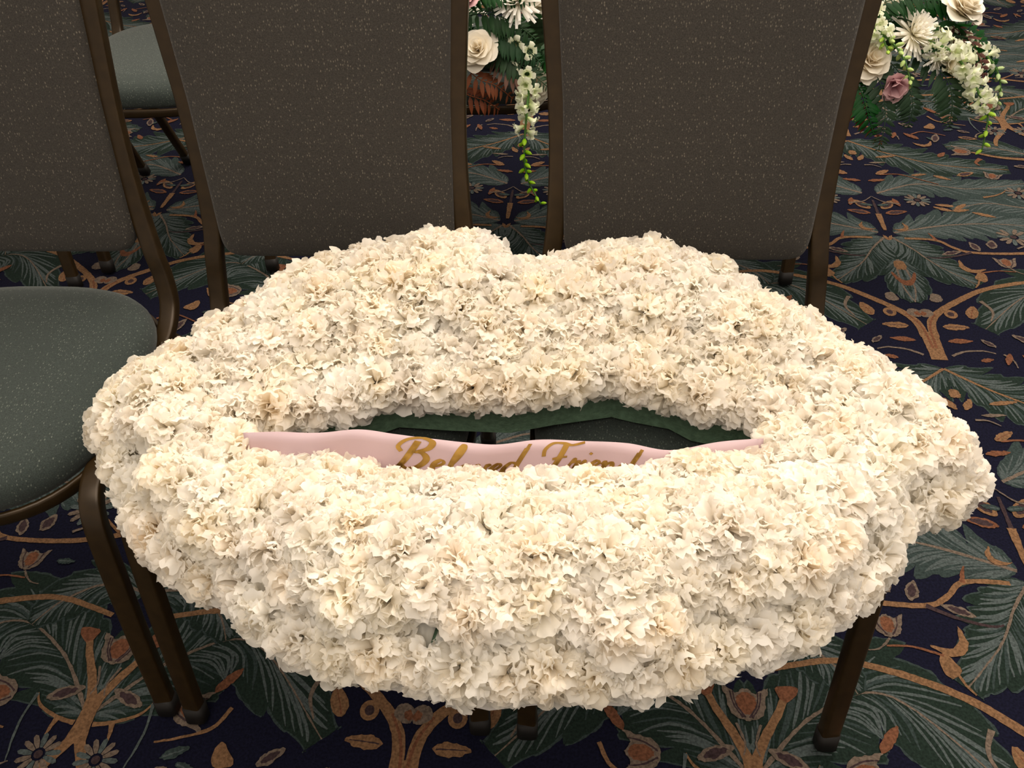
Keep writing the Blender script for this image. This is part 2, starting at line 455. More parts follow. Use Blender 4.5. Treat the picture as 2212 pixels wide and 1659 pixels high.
floor.add([(-5, -2, 0), (6, -2, 0), (6, 8, 0), (-5, 8, 0)], [(0, 1, 2, 3)], NAVY)
ct, st = math.cos(TH), math.sin(TH)
TRI = []
for pts, c, k in CP.polys:                              # clean triangles, also where an outline folds over itself
    V2, _, F2, *_ = geometry.delaunay_2d_cdt([Vector(p) for p in pts], [], [list(range(len(pts)))], 1, 1e-6)
    F3 = []
    for f in F2:
        a, b, d = (V2[q] for q in f)
        ar = (b.x - a.x) * (d.y - a.y) - (b.y - a.y) * (d.x - a.x)
        if abs(ar) > 1e-10: F3.append(tuple(f) if ar > 0 else tuple(reversed(f)))
    TRI.append(([(p.x, p.y) for p in V2], F3, c, k))
for i in range(-5, 5):
    for j in range(-3, 5):
        cx, cy = i * TX, j * TY                          # centre of this repeat
        wx, wy = ORG[0] + cx * ct - cy * st, ORG[1] + cx * st + cy * ct
        if not (-3.1 < wx < 3.3 and -0.7 < wy < 5.3): continue
        for V2, F3, c, k in TRI:
            for mir in (1, -1):
                z = .0003 + k * 1.2e-5 + (1.5e-6 if mir < 0 else 0) + (3e-6 if i % 2 else 0) + (6e-6 if j % 2 else 0)
                P = []
                for (x, y) in V2:
                    X, Y = cx + x * mir, cy + y * TY / 1.10
                    P.append((ORG[0] + X * ct - Y * st, ORG[1] + X * st + Y * ct, z))
                floor.add(P, F3 if mir > 0 else [f[::-1] for f in F3], c)
fl = floor.build('floor', CM, smooth=False)
fl['kind'] = 'structure'
fl['label'] = 'dark navy carpet with woven green acanthus leaves and tan branches'

# ------------------------------------------------------------------ banquet chairs (front is -y, origin under the seat centre)
def seat_plan(k, n=56):
    P = []
    for i in range(n):
        a = 2 * PI * i / n; c, s = math.cos(a), math.sin(a)
        e = 2 / (3.0 if s > 0 else 2.9)
        P.append((math.copysign(abs(c) ** e, c) * .208 * k, math.copysign(abs(s) ** e, s) * .212 * k))
    return P
def back_y(z): return .212 + (z - .52) * .26
def make_chair():
    t = thing('banquet_chair', 'tmp', 'chair')
    # seat cushion
    mb = MB(); rings = [(.93, .404), (.985, .406), (1.0, .416), (.998, .428), (.975, .440), (.93, .450), (.84, .457), (.66, .461), (.4, .463), (.15, .4635)]
    n = 56; V = []
    for k, z in rings: V += [(x, y, z) for x, y in seat_plan(k, n)]
    F = [(r * n + i, r * n + (i + 1) % n, (r + 1) * n + (i + 1) % n, (r + 1) * n + i) for r in range(len(rings) - 1) for i in range(n)]
    F.append(tuple((len(rings) - 1) * n + i for i in range(n))); F.append(tuple(range(n - 1, -1, -1)))
    mb.add(V, F); mb.build('seat', M_SEAT, t)
    # metal rim under the cushion
    mb = MB(); sweep(mb, [(x * 1.012, y * 1.012, .397) for x, y in seat_plan(1.0, 56)], .008, .020, side=(1, 0, 0), closed=True, nseg=8)
    mb.build('seat_rail', M_BRONZE, t)
    # upholstered back panel with rounded corners
    W, Z0, Z1, n = .1725, .515, .930, 64
    def ring(k, off):
        P = []
        for i in range(n):
            a = 2 * PI * i / n; c, s = math.cos(a), math.sin(a)
            e = .13
            x = math.copysign(abs(c) ** e, c) * W; z = math.copysign(abs(s) ** e, s) * (Z1 - Z0) / 2
            x *= k if abs(k) < .99 else 1; z *= k if abs(k) < .99 else 1
            zz = (Z0 + Z1) / 2 + z
            x *= 1 + .08 * max(0, min(1, (zz - .68) / .16))
            P.append((x, back_y(zz) + off, zz))
        return P
    mb = MB(); V = []; prof = [(.90, .020), (.985, .018), (1, .010), (1, -.010), (.985, -.017), (.955, -.021), (.85, -.025), (.6, -.028), (.25, -.029)]
    for k, o in prof: V += ring(k, o)
    F = [(r * n + i, r * n + (i + 1) % n, (r + 1) * n + (i + 1) % n, (r + 1) * n + i) for r in range(len(prof) - 1) for i in range(n)]
    F.append(tuple((len(prof) - 1) * n + i for i in range(n))); F.append(tuple(range(n - 1, -1, -1)))
    mb.add(V, F); mb.build('backrest', M_BACK, t)
    # one bent tube: side rail, stile, top rail, stile, side rail
    def side(s): return [(s * .196, -.10, .392), (s * .192, -.03, .391), (s * .192, .08, .392), (s * .196, .140, .404), (s * .1975, .178, .430), (s * .195, .196, .47), (s * .190, .206, .51),
                         (s * .184, back_y(.56), .56), (s * .181, back_y(.64), .64), (s * .183, back_y(.72), .72), (s * .189, back_y(.80), .80), (s * .195, back_y(.88), .88), (s * .188, back_y(.93), .93), (s * .15, back_y(.955), .955)]
    path = spline(side(1) + side(-1)[::-1], 6)
    mb = MB(); sweep(mb, path, .026, .018, side=(1, 0, 0), nseg=16, power=.32)
    mb.build('back_frame', M_BRONZE, t)
    # front legs grow from the rails, bend and splay forward
    for s in (-1, 1):
        mb = MB()
        leg = spline([(s * .196, -.06, .393), (s * .200, -.10, .396), (s * .206, -.138, .402), (s * .211, -.172, .385), (s * .213, -.195, .33), (s * .214, -.238, .16), (s * .215, -.272, .012)], 6)
        sweep(mb, leg, .027, .020, side=(1, 0, 0), nseg=16, power=.32)
        l = mb.build('leg', M_BRONZE, t)
        mb = MB(); sweep(mb, [(s * .2147, -.2665, .034), (s * .215, -.2735, .004)], .031, .026, nseg=12, power=.5); mb.build('foot_cap', M_RUBBER, l)
    for s in (-1, 1):
        mb = MB()
        leg = spline([(s * .194, .12, .392), (s * .196, .155, .375), (s * .194, .215, .20), (s * .188, .285, .012)], 6)
        sweep(mb, leg, .024, .020, side=(1, 0, 0), nseg=12, power=.5)
        l = mb.build('leg', M_BRONZE, t)
        mb = MB(); sweep(mb, [(s * .1882, .2790, .034), (s * .188, .2874, .004)], .030, .025, nseg=12, power=.5); mb.build('foot_cap', M_RUBBER, l)
    mb = MB(); sweep(mb, [(-.19, .06, .392), (.19, .06, .392)], .03, .012, side=(0, 1, 0), nseg=8); mb.build('cross_bar', M_BRONZE, t)
    return t
chair0 = make_chair()
SPOTS = [
    (-.737, .785, -4.5, 'empty grey-green banquet chair in the front row, beside the left tip of the flower lips', 'banquet chairs in the front row'),
    (-.261, .738, -4.5, 'banquet chair in the front row carrying the left half of the white flower lips', 'banquet chairs in the front row'),
    (.237, .695, -4.5, 'banquet chair in the front row carrying the right half of the white flower lips', 'banquet chairs in the front row'),
    (-.800, 1.905, -3, 'empty banquet chair of the back row, seat seen through a gap between front chairs', 'banquet chairs in the back row'),
    (-1.290, 1.865, -3, 'banquet chair of the back row directly behind the empty front chair', 'banquet chairs in the back row'),
    (-.015, 1.850, -4, 'banquet chair of the back row under the left end of the mixed flower spray', 'banquet chairs in the back row'),
    (.478, 1.765, -4, 'banquet chair of the back row under the middle of the mixed flower spray', 'banquet chairs in the back row'),
]
for i, (x, y, a, lab, g) in enumerate(SPOTS):
    c = chair0 if i == 0 else copy_tree(chair0)
    c.location = (x, y, 0.003); c.rotation_euler = (0, 0, math.radians(a)); c['label'] = lab; c['group'] = g

# ------------------------------------------------------------------ lips of white carnations lying on two seats
OUTER =  [(-0.484, 0.605), (-0.482, 0.633), (-0.459, 0.668), (-0.43, 0.704), (-0.387, 0.738), (-0.341, 0.77), (-0.295, 0.809), (-0.228, 0.845), (-0.151, 0.872), (-0.096, 0.886), (-0.039, 0.882), (0.01, 0.849), (0.042, 0.819), (0.083, 0.842), (0.134, 0.858), (0.188, 0.851), (0.246, 0.83), (0.296, 0.788), (0.343, 0.748), (0.38, 0.714), (0.414, 0.665), (0.443, 0.623), (0.472, 0.586), (0.474, 0.55), (0.483, 0.521), (0.482, 0.483), (0.465, 0.461), (0.432, 0.446), (0.398, 0.442), (0.378, 0.422), (0.364, 0.397), (0.341, 0.372), (0.313, 0.352), (0.272, 0.326), (0.24, 0.315), (0.195, 0.303), (0.164, 0.294), (0.129, 0.286), (0.087, 0.278), (0.047, 0.282), (0.006, 0.282), (-0.034, 0.279), (-0.076, 0.29), (-0.117, 0.3), (-0.164, 0.31), (-0.2, 0.321), (-0.233, 0.34), (-0.264, 0.358), (-0.276, 0.379), (-0.295, 0.384), (-0.328, 0.404), (-0.371, 0.435), (-0.405, 0.478), (-0.429, 0.527), (-0.457, 0.548), (-0.47, 0.574)]
HOLE =  [(-0.296, 0.584), (-0.268, 0.59), (-0.237, 0.592), (-0.195, 0.6), (-0.139, 0.624), (-0.079, 0.615), (-0.004, 0.607), (0.05, 0.617), (0.121, 0.626), (0.141, 0.617), (0.182, 0.604), (0.205, 0.584), (0.253, 0.568), (0.275, 0.542), (0.247, 0.498), (0.162, 0.496), (0.127, 0.481), (0.04, 0.483), (-0.113, 0.491), (-0.147, 0.503), (-0.196, 0.518), (-0.272, 0.529)]
def densify(P, step):
    out = []
    n = len(P)
    for i in range(n):
        a, b = P[i], P[(i + 1) % n]; L = math.dist(a, b); m = max(1, int(round(L / step)))
        for k in range(m): out.append((a[0] + (b[0] - a[0]) * k / m, a[1] + (b[1] - a[1]) * k / m))
    return out
OD, HD = densify(OUTER, .006), densify(HOLE, .006)
def inside(p, P):
    c = False; n = len(P); j = n - 1
    for i in range(n):
        if (P[i][1] > p[1]) != (P[j][1] > p[1]) and p[0] < (P[j][0] - P[i][0]) * (p[1] - P[i][1]) / (P[j][1] - P[i][1]) + P[i][0]: c = not c
        j = i
    return c
def dist_in(p):
    """distance to the nearest edge of the lip shape, and the outward direction there; negative outside"""
    best = 9; q = None
    for e in OD + HD:
        d = (e[0] - p[0]) ** 2 + (e[1] - p[1]) ** 2
        if d < best: best = d; q = e
    d = math.sqrt(best)
    ok = inside(p, OUTER) and not inside(p, HOLE)
    v = Vector((q[0] - p[0], q[1] - p[1], 0))
    if v.length < 1e-6: v = Vector((0, -1, 0))
    v.normalize()
    return (d if ok else -d), (v if ok else -v)

lips = thing('floral_lips', 'pair of open lips made of massed white carnations, lying across two front chairs', 'flower arrangement', (0.01, .58, .4665))
LO = Vector(lips.location)
def offset_poly(P, d, sgn):
    """shift a closed contour by d (towards the inside when sgn suits)"""
    n = len(P); out = []
    for i in range(n):
        a, b = P[i - 1], P[(i + 1) % n]; t = Vector((b[0] - a[0], b[1] - a[1])).normalized()
        nrm = Vector((t.y, -t.x)) * sgn
        out.append((P[i][0] + nrm.x * d, P[i][1] + nrm.y * d))
    return out
# OUTER and HOLE both run clockwise seen from above
def slab(mb, outer, hole, z0, z1):
    b2 = bmesh.new()
    def loop(P, z): return [b2.verts.new((x - LO.x, y - LO.y, z - LO.z)) for x, y in P]
    lo, lh = loop(outer, z1), loop(hole, z1)
    E = []
    for L in (lo, lh):
        for i in range(len(L)): E.append(b2.edges.new((L[i], L[(i + 1) % len(L)])))
    r = bmesh.ops.triangle_fill(b2, edges=E, use_beauty=True, use_dissolve=False)
    top = [f for f in b2.faces]
    ex = bmesh.ops.extrude_face_region(b2, geom=top)
    for v in [g for g in ex['geom'] if isinstance(g, bmesh.types.BMVert)]: v.co.z = z0 - LO.z
    bmesh.ops.recalc_face_normals(b2, faces=b2.faces[:])
    b2.verts.index_update()
    mb.add([v.co[:] for v in b2.verts], [[v.index for v in f.verts] for f in b2.faces]); b2.free()
o1 = offset_poly(OUTER, .030, 1); h1 = offset_poly(HOLE, .012, -1)
mb = MB(); slab(mb, o1, h1, .472, .528); mb.build('foam_base', M_FOAM, lips, smooth=False)
o2 = offset_poly(OUTER, .008, 1); h2 = offset_poly(HOLE, .028, -1)
mb = MB(); slab(mb, o2, h2, .4668, .4718); mb.build('backing_board', M_BOARD, lips, smooth=False)

def carnation_mesh(seed):
    r = random.Random(seed); mb = MB()
    NP = 104
    for i in range(NP):
        u = (i + .5) / NP
        th = max(.04, math.acos(1 - u * 1.12) + r.uniform(-.14, .14))
        ph = i * 2.39996 + r.uniform(-.3, .3)
        d = Vector((math.sin(th) * math.cos(ph), math.sin(th) * math.sin(ph), math.cos(th)))
        side = Vector((-math.sin(ph), math.cos(ph), 0))
        up = side.cross(d) * -1
        tw = r.uniform(-1.5, 1.5); q = Matrix.Rotation(tw, 3, d); side = q @ side; up = q @ up
        L = .0262 + .0045 * math.sin(min(th, PI / 2)) + r.uniform(-.0038, .0026)
        w = r.uniform(.0070, .0112)
        base = Vector((0, 0, -.006)) + d * .004
        ruf = r.uniform(.0010, .0022); kf = r.uniform(5, 9); p0 = r.uniform(0, 6); curl = r.uniform(.001, .0115) * r.choice((1, 1, -1))
        cols, rows = 7, (.5, .84, 1.0, 1.07)
        V = [base]; A = [1.0]
        for ri, s in enumerate(rows):
            for c in range(cols):
                x = c / (cols - 1) * 2 - 1
                wid = w * (min(s, 1) ** .9) * (1 if ri < 3 else .86)
                l = L * min(s, .84 + (s - .84) * .55) * (1 - .12 * x * x)
                if ri == 3: l += r.uniform(-.0008, .0006)
                n = ruf * math.sin(kf * x + p0 + ri * .4) * s * s - curl * max(0, s - .45) / .55 * s + .0025 * x * x * s
                V.append(base + d * l + side * (wid * x) + up * n)
                A.append(max(0, 1 - s * 1.02) * .8 + (.42 if th < .5 else (.14 if th < .9 else 0)))
        F = [(0, 1 + c, 2 + c) for c in range(cols - 1)]
        for ri in range(len(rows) - 1):
            for c in range(cols - 1):
                a = 1 + ri * cols + c; F.append((a, a + cols, a + cols + 1, a + 1))
        mb.add(V, F, 0, A)
    # calyx below
    V = [(0, 0, -.022)]; 
    for z, q in ((-.018, .005), (-.004, .007)):
        for k in range(6): V.append((q * math.cos(k * PI / 3), q * math.sin(k * PI / 3), z))
    F = [(0, 1 + (k + 1) % 6, 1 + k) for k in range(6)] + [(1 + k, 1 + (k + 1) % 6, 7 + (k + 1) % 6, 7 + k) for k in range(6)]
    mb.add(V, F, 1)
    return mb.mesh('carnation', [M_CARN, M_STEM], att=True)
CARN = [carnation_mesh(100 + i) for i in range(12)]
# choose where the flower heads sit: two rows along every edge, then fill
pts = []                                                # (x, y, z, outward tilt, dir)
def ok(p, dmin): return all((p[0] - q[0]) ** 2 + (p[1] - q[1]) ** 2 > dmin * dmin for q in pts)
def along(P, off, sgn, step, z, tilt, dmin):
    Q = densify(offset_poly(densify(P, .02), off, sgn), .004); last = None
    for p in Q:
        d, v = dist_in(p)
        if d < off * .72: continue
        if last and math.dist(last, p) < step: continue
        if not ok(p, dmin): continue
        pts.append((p[0], p[1], z, tilt, v)); last = p
along(OUTER, .016, 1, .037, .518, 66, .029)
along(HOLE, .015, -1, .036, .549, 46, .029)
cand = []
rr = random.Random(3)
for _ in range(5200): cand.append((rr.uniform(-.49, .51), rr.uniform(.26, .89)))
def fill(dmin, lo):
    for p in cand:
        if not ok(p, dmin): continue
        d, v = dist_in(p)
        if d < lo: continue
        tilt = max(0, 40 * (1 - (d - .03) / .06)); z = .552 + .030 * min(1, max(0, (d - .03) / .06))
        pts.append((p[0], p[1], z, tilt, v))
fill(.0365, .036); fill(.033, .032); fill(.029, .026); fill(.0262, .022); fill(.0240, .030)
def lift(x, y):
    t = min(1, max(0, (y - .62) / .20)); e = dist_in((x, y))[0]
    return .030 * t * t * (3 - 2 * t)
for k, (x, y, z, tilt, v) in enumerate(pts[:298]):
    o = put('carnation', CARN[k % 12], lips)
    ax = Vector((-v.y, v.x, 0))
    jx = rr.uniform(-.16, .16); jy = rr.uniform(-.16, .16)
    rot = Matrix.Rotation(jx, 4, 'X') @ Matrix.Rotation(jy, 4, 'Y') @ Matrix.Rotation(math.radians(tilt), 4, ax) @ Matrix.Rotation(rr.uniform(0, 6.28), 4, 'Z')
    s = rr.uniform(.98, 1.16)
    o.matrix_local = Matrix.Translation(Vector((x, y, z + lift(x, y) + rr.uniform(-.005, .006))) - LO) @ rot @ Matrix.Scale(s, 4)

# ------------------------------------------------------------------ sash with gold script in the opening
RT = [(-.300, .581), (-.264, .581), (-.175, .579), (-.124, .575), (-.053, .566), (-.006, .563), (.067, .565), (.115, .563), (.165, .557), (.256, .569), (.285, .571)]
def ribbon_top(x):
    for (x0, z0), (x1, z1) in zip(RT, RT[1:]):
        if x <= x1:
            t = (x - x0) / (x1 - x0); t = t * t * (3 - 2 * t); return z0 + (z1 - z0) * t
    return RT[-1][1]
def ribbon_pt(x, h, off=0):
    """h = metres below the top edge measured down the ribbon; off = out towards the viewer"""
    lean = .42
    y = .525 - .06 * x - h * lean + .003 * math.sin(x * 31) + .0015 * math.sin(x * 70 + h * 60)
    z = ribbon_top(x) - h * .9
    return Vector((x, y, z)) + Vector((0, -.9, -lean)).normalized() * -off * -1
mb = MB(); NX, NH = 90, 5; V = []
for i in range(NX + 1):
    for j in range(NH + 1):
        V.append(ribbon_pt(-.282 + .538 * i / NX, .062 * j / NH) - LO)
F = [(i * (NH + 1) + j, i * (NH + 1) + j + 1, (i + 1) * (NH + 1) + j + 1, (i + 1) * (NH + 1) + j) for i in range(NX) for j in range(NH)]
mb.add(V, F)
rib = mb.build('sash', M_RIBBON, lips); rib['label'] = 'pink satin sash with gold script lettering'
md = rib.modifiers.new('cloth_thickness', 'SOLIDIFY'); md.thickness = .0006; md.offset = 0
GL = {
 'B': (1.75, [[(.62, 2.25), (.5, 1.5), (.28, .5), (.0, .02), (-.3, .12)], [(-.05, 1.35), (-.3, 1.75), (.05, 2.3), (.75, 2.55), (1.35, 2.3), (1.3, 1.75), (.8, 1.38), (.55, 1.35), (1.1, 1.3), (1.42, .85), (1.15, .2), (.6, -.02), (.25, .2)]]),
 'e': (.78, [[(0, .35), (.35, .55), (.6, .85), (.42, 1.02), (.16, .7), (.14, .3), (.38, 0), (.8, .35)]]),
 'l': (.66, [[(0, .35), (.42, 1.3), (.62, 2.1), (.48, 2.35), (.3, 1.7), (.2, .5), (.34, 0), (.68, .35)]]),
 'o': (.78, [[(.36, 1.0), (.08, .65), (.1, .12), (.36, 0), (.62, .4), (.55, .9), (.36, 1.0), (.5, .82), (.8, .9)]]),
 'v': (.82, [[(0, .8), (.15, 1), (.24, .6), (.28, .0), (.58, .5), (.66, 1), (.84, .88)]]),
 'd': (1.0, [[(.62, .92), (.34, 1.0), (.06, .6), (.1, .1), (.34, 0), (.62, .5), (.86, 1.5), (1.0, 2.3)], [(.93, 2.0), (.72, .8), (.7, .1), (.82, 0), (1.05, .35)]]),
 'F': (1.5, [[(-.2, 1.35), (-.25, 1.85), (.1, 2.3), (.7, 2.36), (1.3, 2.25), (2.0, 2.5)], [(.95, 2.3), (.85, 1.5), (.6, .5), (.25, .0), (-.1, .15)], [(.4, 1.15), (.8, 1.3), (1.25, 1.35)]]),
 'r': (.72, [[(0, .35), (.28, 1.15), (.34, .88), (.62, .95), (.5, .5), (.56, .045), (.75, .35)]]),
 'i': (.6, [[(0, .35), (.26, 1.0), (.2, .3), (.34, 0), (.62, .35)], [(.42, 1.5), (.5, 1.64)]]),
 'n': (.98, [[(0, .75), (.14, 1), (.18, .5), (.12, 0), (.2, .6), (.5, 1), (.64, .75), (.6, .2), (.72, 0), (1.0, .35)]]),
}
mb = MB()
def write(word, x0, ux, uz, hbase):
    x = x0
    for ch in word:
        adv, strokes = GL[ch]
        for st_ in strokes:
            S = spline([(a, b, 0) for a, b in st_], 7)
            L = []
            for i, p in enumerate(S):
                a, b = S[max(i - 1, 0)], S[min(i + 1, len(S) - 1)]
                t = (b - a); t.z = 0
                t = t.normalized() if t.length > 1e-6 else Vector((1, 0, 0))
                w = .06 + .09 * abs(t.y) if t.y < 0 else .05 + .05 * abs(t.y)
                if ch in 'BF': w *= 1.25
                nn = Vector((-t.y, t.x, 0)) * w
                L.append((p + nn, p - nn))
            V = []
            for a, b in L:
                for q in (a, b):
                    X = x + (q.x + q.y * .33) * ux; hh = hbase - q.y * uz
                    V.append(ribbon_pt(X, hh, .0011) - LO)
            F = [(2 * i, 2 * i + 1, 2 * i + 3, 2 * i + 2) for i in range(len(L) - 1)]
            mb.add(V, F)
        x += adv * ux
    return x
xe = write('Beloved', -.127, .0196, .0155, .0385)
xe = write('Friend', .026, .0168, .0150, .0375)
let = mb.build('lettering', M_GOLD, rib, smooth=False); let['label'] = 'gold foil script lettering'
md = let.modifiers.new('foil_thickness', 'SOLIDIFY'); md.thickness = .0006; md.offset = 0

# ------------------------------------------------------------------ mixed flower spray lying on the back-row seats
spray = thing('flower_spray', 'mixed spray of white roses, mums, snapdragons and ferns lying on back-row chairs', 'flower arrangement', (.45, 1.72, .4675))
SO = Vector(spray.location)
def sh(p):
    t = min(1, max(0, (p[0] - .3) / .5))
    return Vector((p[0] + .028 + .012 * t, p[1], p[2] - .033 * t))
def place(o, p, axis, roll=0, s=1):
    p = sh(p)
    q = Vector(axis).normalized().to_track_quat('Z', 'Y').to_matrix().to_4x4()
    o.matrix_local = Matrix.Translation(Vector(p) - SO) @ q @ Matrix.Rotation(roll, 4, 'Z') @ Matrix.Scale(s, 4)
    return o
# mossy mound that holds the stems
mb = MB(); n, m = 30, 8; V = []
for j in range(m + 1):
    for i in range(n):
        a = 2 * PI * i / n; b = j / m * PI / 2
        rx, ry, rz = .50 * math.cos(b), .135 * math.cos(b), .085 * math.sin(b)
        k = 1 + .12 * math.sin(i * 2.7 + j) + .08 * math.sin(i * 5.1)
        V.append((rx * math.cos(a) * k - .02, ry * math.sin(a) * k + .03, rz * k + .0005))
F = [(j * n + i, j * n + (i + 1) % n, (j + 1) * n + (i + 1) % n, (j + 1) * n + i) for j in range(m) for i in range(n)]
F.append(tuple(range(n - 1, -1, -1)))
mb.add(V, F); mb.build('moss_mound', M_MOSS, spray)

def petal_cup(mb, th, ph, L, W, curl, z0=0, att=0, mi=0, rf=None, ruffle=0):
    """broad cupped petal leaning out at th"""
    r = rf or R
    d = Vector((math.sin(th) * math.cos(ph), math.sin(th) * math.sin(ph), math.cos(th)))
    side = Vector((-math.sin(ph), math.cos(ph), 0)); out = d.cross(side) * -1
    out = Vector((math.cos(th) * math.cos(ph), math.cos(th) * math.sin(ph), -math.sin(th)))
    V = []; A = []
    rows, cols = 5, 7
    for i in range(rows):
        s = i / (rows - 1)
        for c in range(cols):
            x = c / (cols - 1) * 2 - 1
            w = W * math.sin(PI * (.12 + .62 * s)) 
            n = curl * (s ** 3) - .35 * W * x * x + ruffle * math.sin(5 * x + ph * 3) * s
            V.append(Vector((0, 0, z0)) + d * (L * s * (1 - .14 * x * x * s)) + side * (w * x) + out * n); A.append((1 - s) * .9 + att)
    F = [(i * cols + c, i * cols + c + 1, (i + 1) * cols + c + 1, (i + 1) * cols + c) for i in range(rows - 1) for c in range(cols - 1)]
    mb.add(V, F, mi, A)
def rose_mesh(seed):
    r = random.Random(seed); mb = MB()
    for k in range(24):
        u = k / 23
        petal_cup(mb, .06 + 1.05 * u ** 1.15, k * 2.4 + r.uniform(-.2, .2), .040 + .010 * u, .012 + .020 * u, .004 + .016 * u, z0=-.006 - .012 * u, att=.25 * (1 - u), rf=r, ruffle=.001)
    return mb.mesh('rose', [M_ROSE], att=True)
def mum_mesh(seed):
    r = random.Random(seed); mb = MB()
    for k in range(110):
        u = (k + .5) / 110
        th = .15 + 1.35 * u ** .8 + r.uniform(-.12, .12); ph = k * 2.4 + r.uniform(-.2, .2)
        L = .026 + .026 * u + r.uniform(-.003, .004)
        d = Vector((math.sin(th) * math.cos(ph), math.sin(th) * math.sin(ph), math.cos(th)))
        side = Vector((-math.sin(ph), math.cos(ph), 0)); out = Vector((math.cos(th) * math.cos(ph), math.cos(th) * math.sin(ph), -math.sin(th)))
        V = []; A = []
        for s in (0, .4, .75, 1):
            w = .0026 * (.6 + .8 * math.sin(PI * (.1 + .75 * s)))
            c0 = d * (L * s + .002) + out * (-.006 * s * s if u < .6 else .006 * s * s)
            V += [c0 - side * w, c0 + out * -.0010, c0 + side * w]; A += [1 - s] * 3
        F = []
        for i in range(3):
            for c in range(2): F.append((i * 3 + c, i * 3 + c + 1, i * 3 + c + 4, i * 3 + c + 3))
        mb.add(V, F, 0, A)
    return mb.mesh('spider_mum', [M_MUM], att=True)
def ruffled_mesh(seed, name, mt, n=9, L=.034):
    r = random.Random(seed); mb = MB()
    for k in range(n):
        petal_cup(mb, .25 + .75 * (k / n), k * 2.4, L * r.uniform(.85, 1.1), L * .55, .010 * (k / n), z0=-.004, att=.0, rf=r, ruffle=.003)
    return mb.mesh(name, [mt], att=True)
ROSE, MUM = [rose_mesh(1), rose_mesh(2)], [mum_mesh(1), mum_mesh(2)]
LIS = ruffled_mesh(3, 'lisianthus', M_PINK, 8, .040); WLIS = ruffled_mesh(4, 'ruffled_bloom', M_ROSE, 8, .042)
def flower(name, me, p, ax, s=1, label=None):
    o = put(name, me, spray); place(o, p, ax, R.uniform(0, 6), s)
    if label: o['label'] = label
    return o
TOC = Vector((-.25, -.75, .6))
flower('rose', ROSE[0], (.742, 1.605, .518), (.1, -.8, .75), 1.05)
flower('rose', ROSE[1], (-.068, 1.575, .556), (-.2, -.75, .7), .88)
flower('rose', ROSE[0], (.047, 1.59, .468), (.4, -.8, .3), .8)
flower('rose', ROSE[1], (.938, 1.665, .598), (.3, -.4, .9), 1.0)
flower('spider_mum', MUM[0], (.830, 1.635, .560), (.35, -.7, .75), 1.15)
flower('spider_mum', MUM[1], (.880, 1.60, .525), (.5, -.8, .4), .72)
flower('spider_mum', MUM[1], (.016, 1.625, .628), (-.3, -.6, .8), 1.05)
flower('ruffled_bloom', WLIS, (.902, 1.585, .515), (.4, -.8, .3), .85)
flower('lisianthus', LIS, (.790, 1.565, .487), (-.1, -.85, .0), 1.0, 'mauve pink ruffled bloom')
flower('lisianthus', LIS, (-.085, 1.63, .632), (-.3, -.6, .8), .9, 'mauve pink ruffled bloom')
# hidden from here but part of the bed of flowers
for (x, y, z, k) in ((.16, 1.62, .575, 0), (.28, 1.60, .56, 1), (.40, 1.62, .585, 0), (.52, 1.59, .555, 1), (.63, 1.63, .585, 2), (.22, 1.74, .60, 1), (.47, 1.75, .61, 0), (.68, 1.74, .60, 1), (.80, 1.76, .60, 0), (.06, 1.74, .60, 0), (-.10, 1.74, .585, 1)):
    if k == 0: flower('rose', ROSE[0], (x, y, z), (R.uniform(-.3, .3), -.5, .8), 1)
    elif k == 1: flower('spider_mum', MUM[0], (x, y, z), (R.uniform(-.3, .3), -.5, .8), 1)
    else: flower('lisianthus', LIS, (x, y, z), (0, -.5, .8), 1, 'mauve pink ruffled bloom')

def snap_bloom(mb, p, ax, s, mi, seed):
    """snapdragon floret: ruffled two-lipped bell, or a bud when mi is 1"""
    r = random.Random(seed); q = Vector(ax).normalized().to_track_quat('Z', 'Y').to_matrix()
    V = []; A = []; n = 10
    prof = ((0, .25), (.35, .42), (.7, .55), (1.0, .85)) if mi == 0 else ((0, .3), (.3, .5), (.7, .42), (1.0, .06))
    for i, (t, rad) in enumerate(prof):
        for k in range(n):
            a = 2 * PI * k / n
            rr_ = rad * (1 + (.28 * math.sin(5 * a + seed) * (i / 3) if mi == 0 else 0)) * (1 + (.2 * math.sin(a) if i == 3 and mi == 0 else 0))
            V.append(Vector(p) + q @ Vector((math.cos(a) * rr_ * s, math.sin(a) * rr_ * s * .85, (t + (.18 * math.sin(3 * a + seed) if i == 3 and mi == 0 else 0)) * s * 1.6))); A.append(1 - t)
    F = [(i * n + k, i * n + (k + 1) % n, (i + 1) * n + (k + 1) % n, (i + 1) * n + k) for i in range(3) for k in range(n)]
    mb.add(V, F, mi, A)
    if mi == 0:
        for k in range(5):
            a = 2 * PI * k / 5 + r.uniform(-.2, .2)
            c, sn = math.cos(a), math.sin(a)
            B = [Vector((c * .5 - sn * x, sn * .5 + c * x, 1.55 + .1 * abs(x))) for x in (-.35, 0, .35)] + [Vector((c * 1.05 - sn * x, sn * 1.05 + c * x, 1.75 + r.uniform(-.2, .2))) for x in (-.5, 0, .5)] + [Vector((c * 1.35 - sn * x, sn * 1.35 + c * x, 1.55 + r.uniform(-.2, .2))) for x in (-.3, 0, .3)]
            mb.add([Vector(p) + q @ (b * s) for b in B], [(0, 1, 4, 3), (1, 2, 5, 4), (3, 4, 7, 6), (4, 5, 8, 7)], 0, [.5] * 3 + [.1] * 3 + [0] * 3)
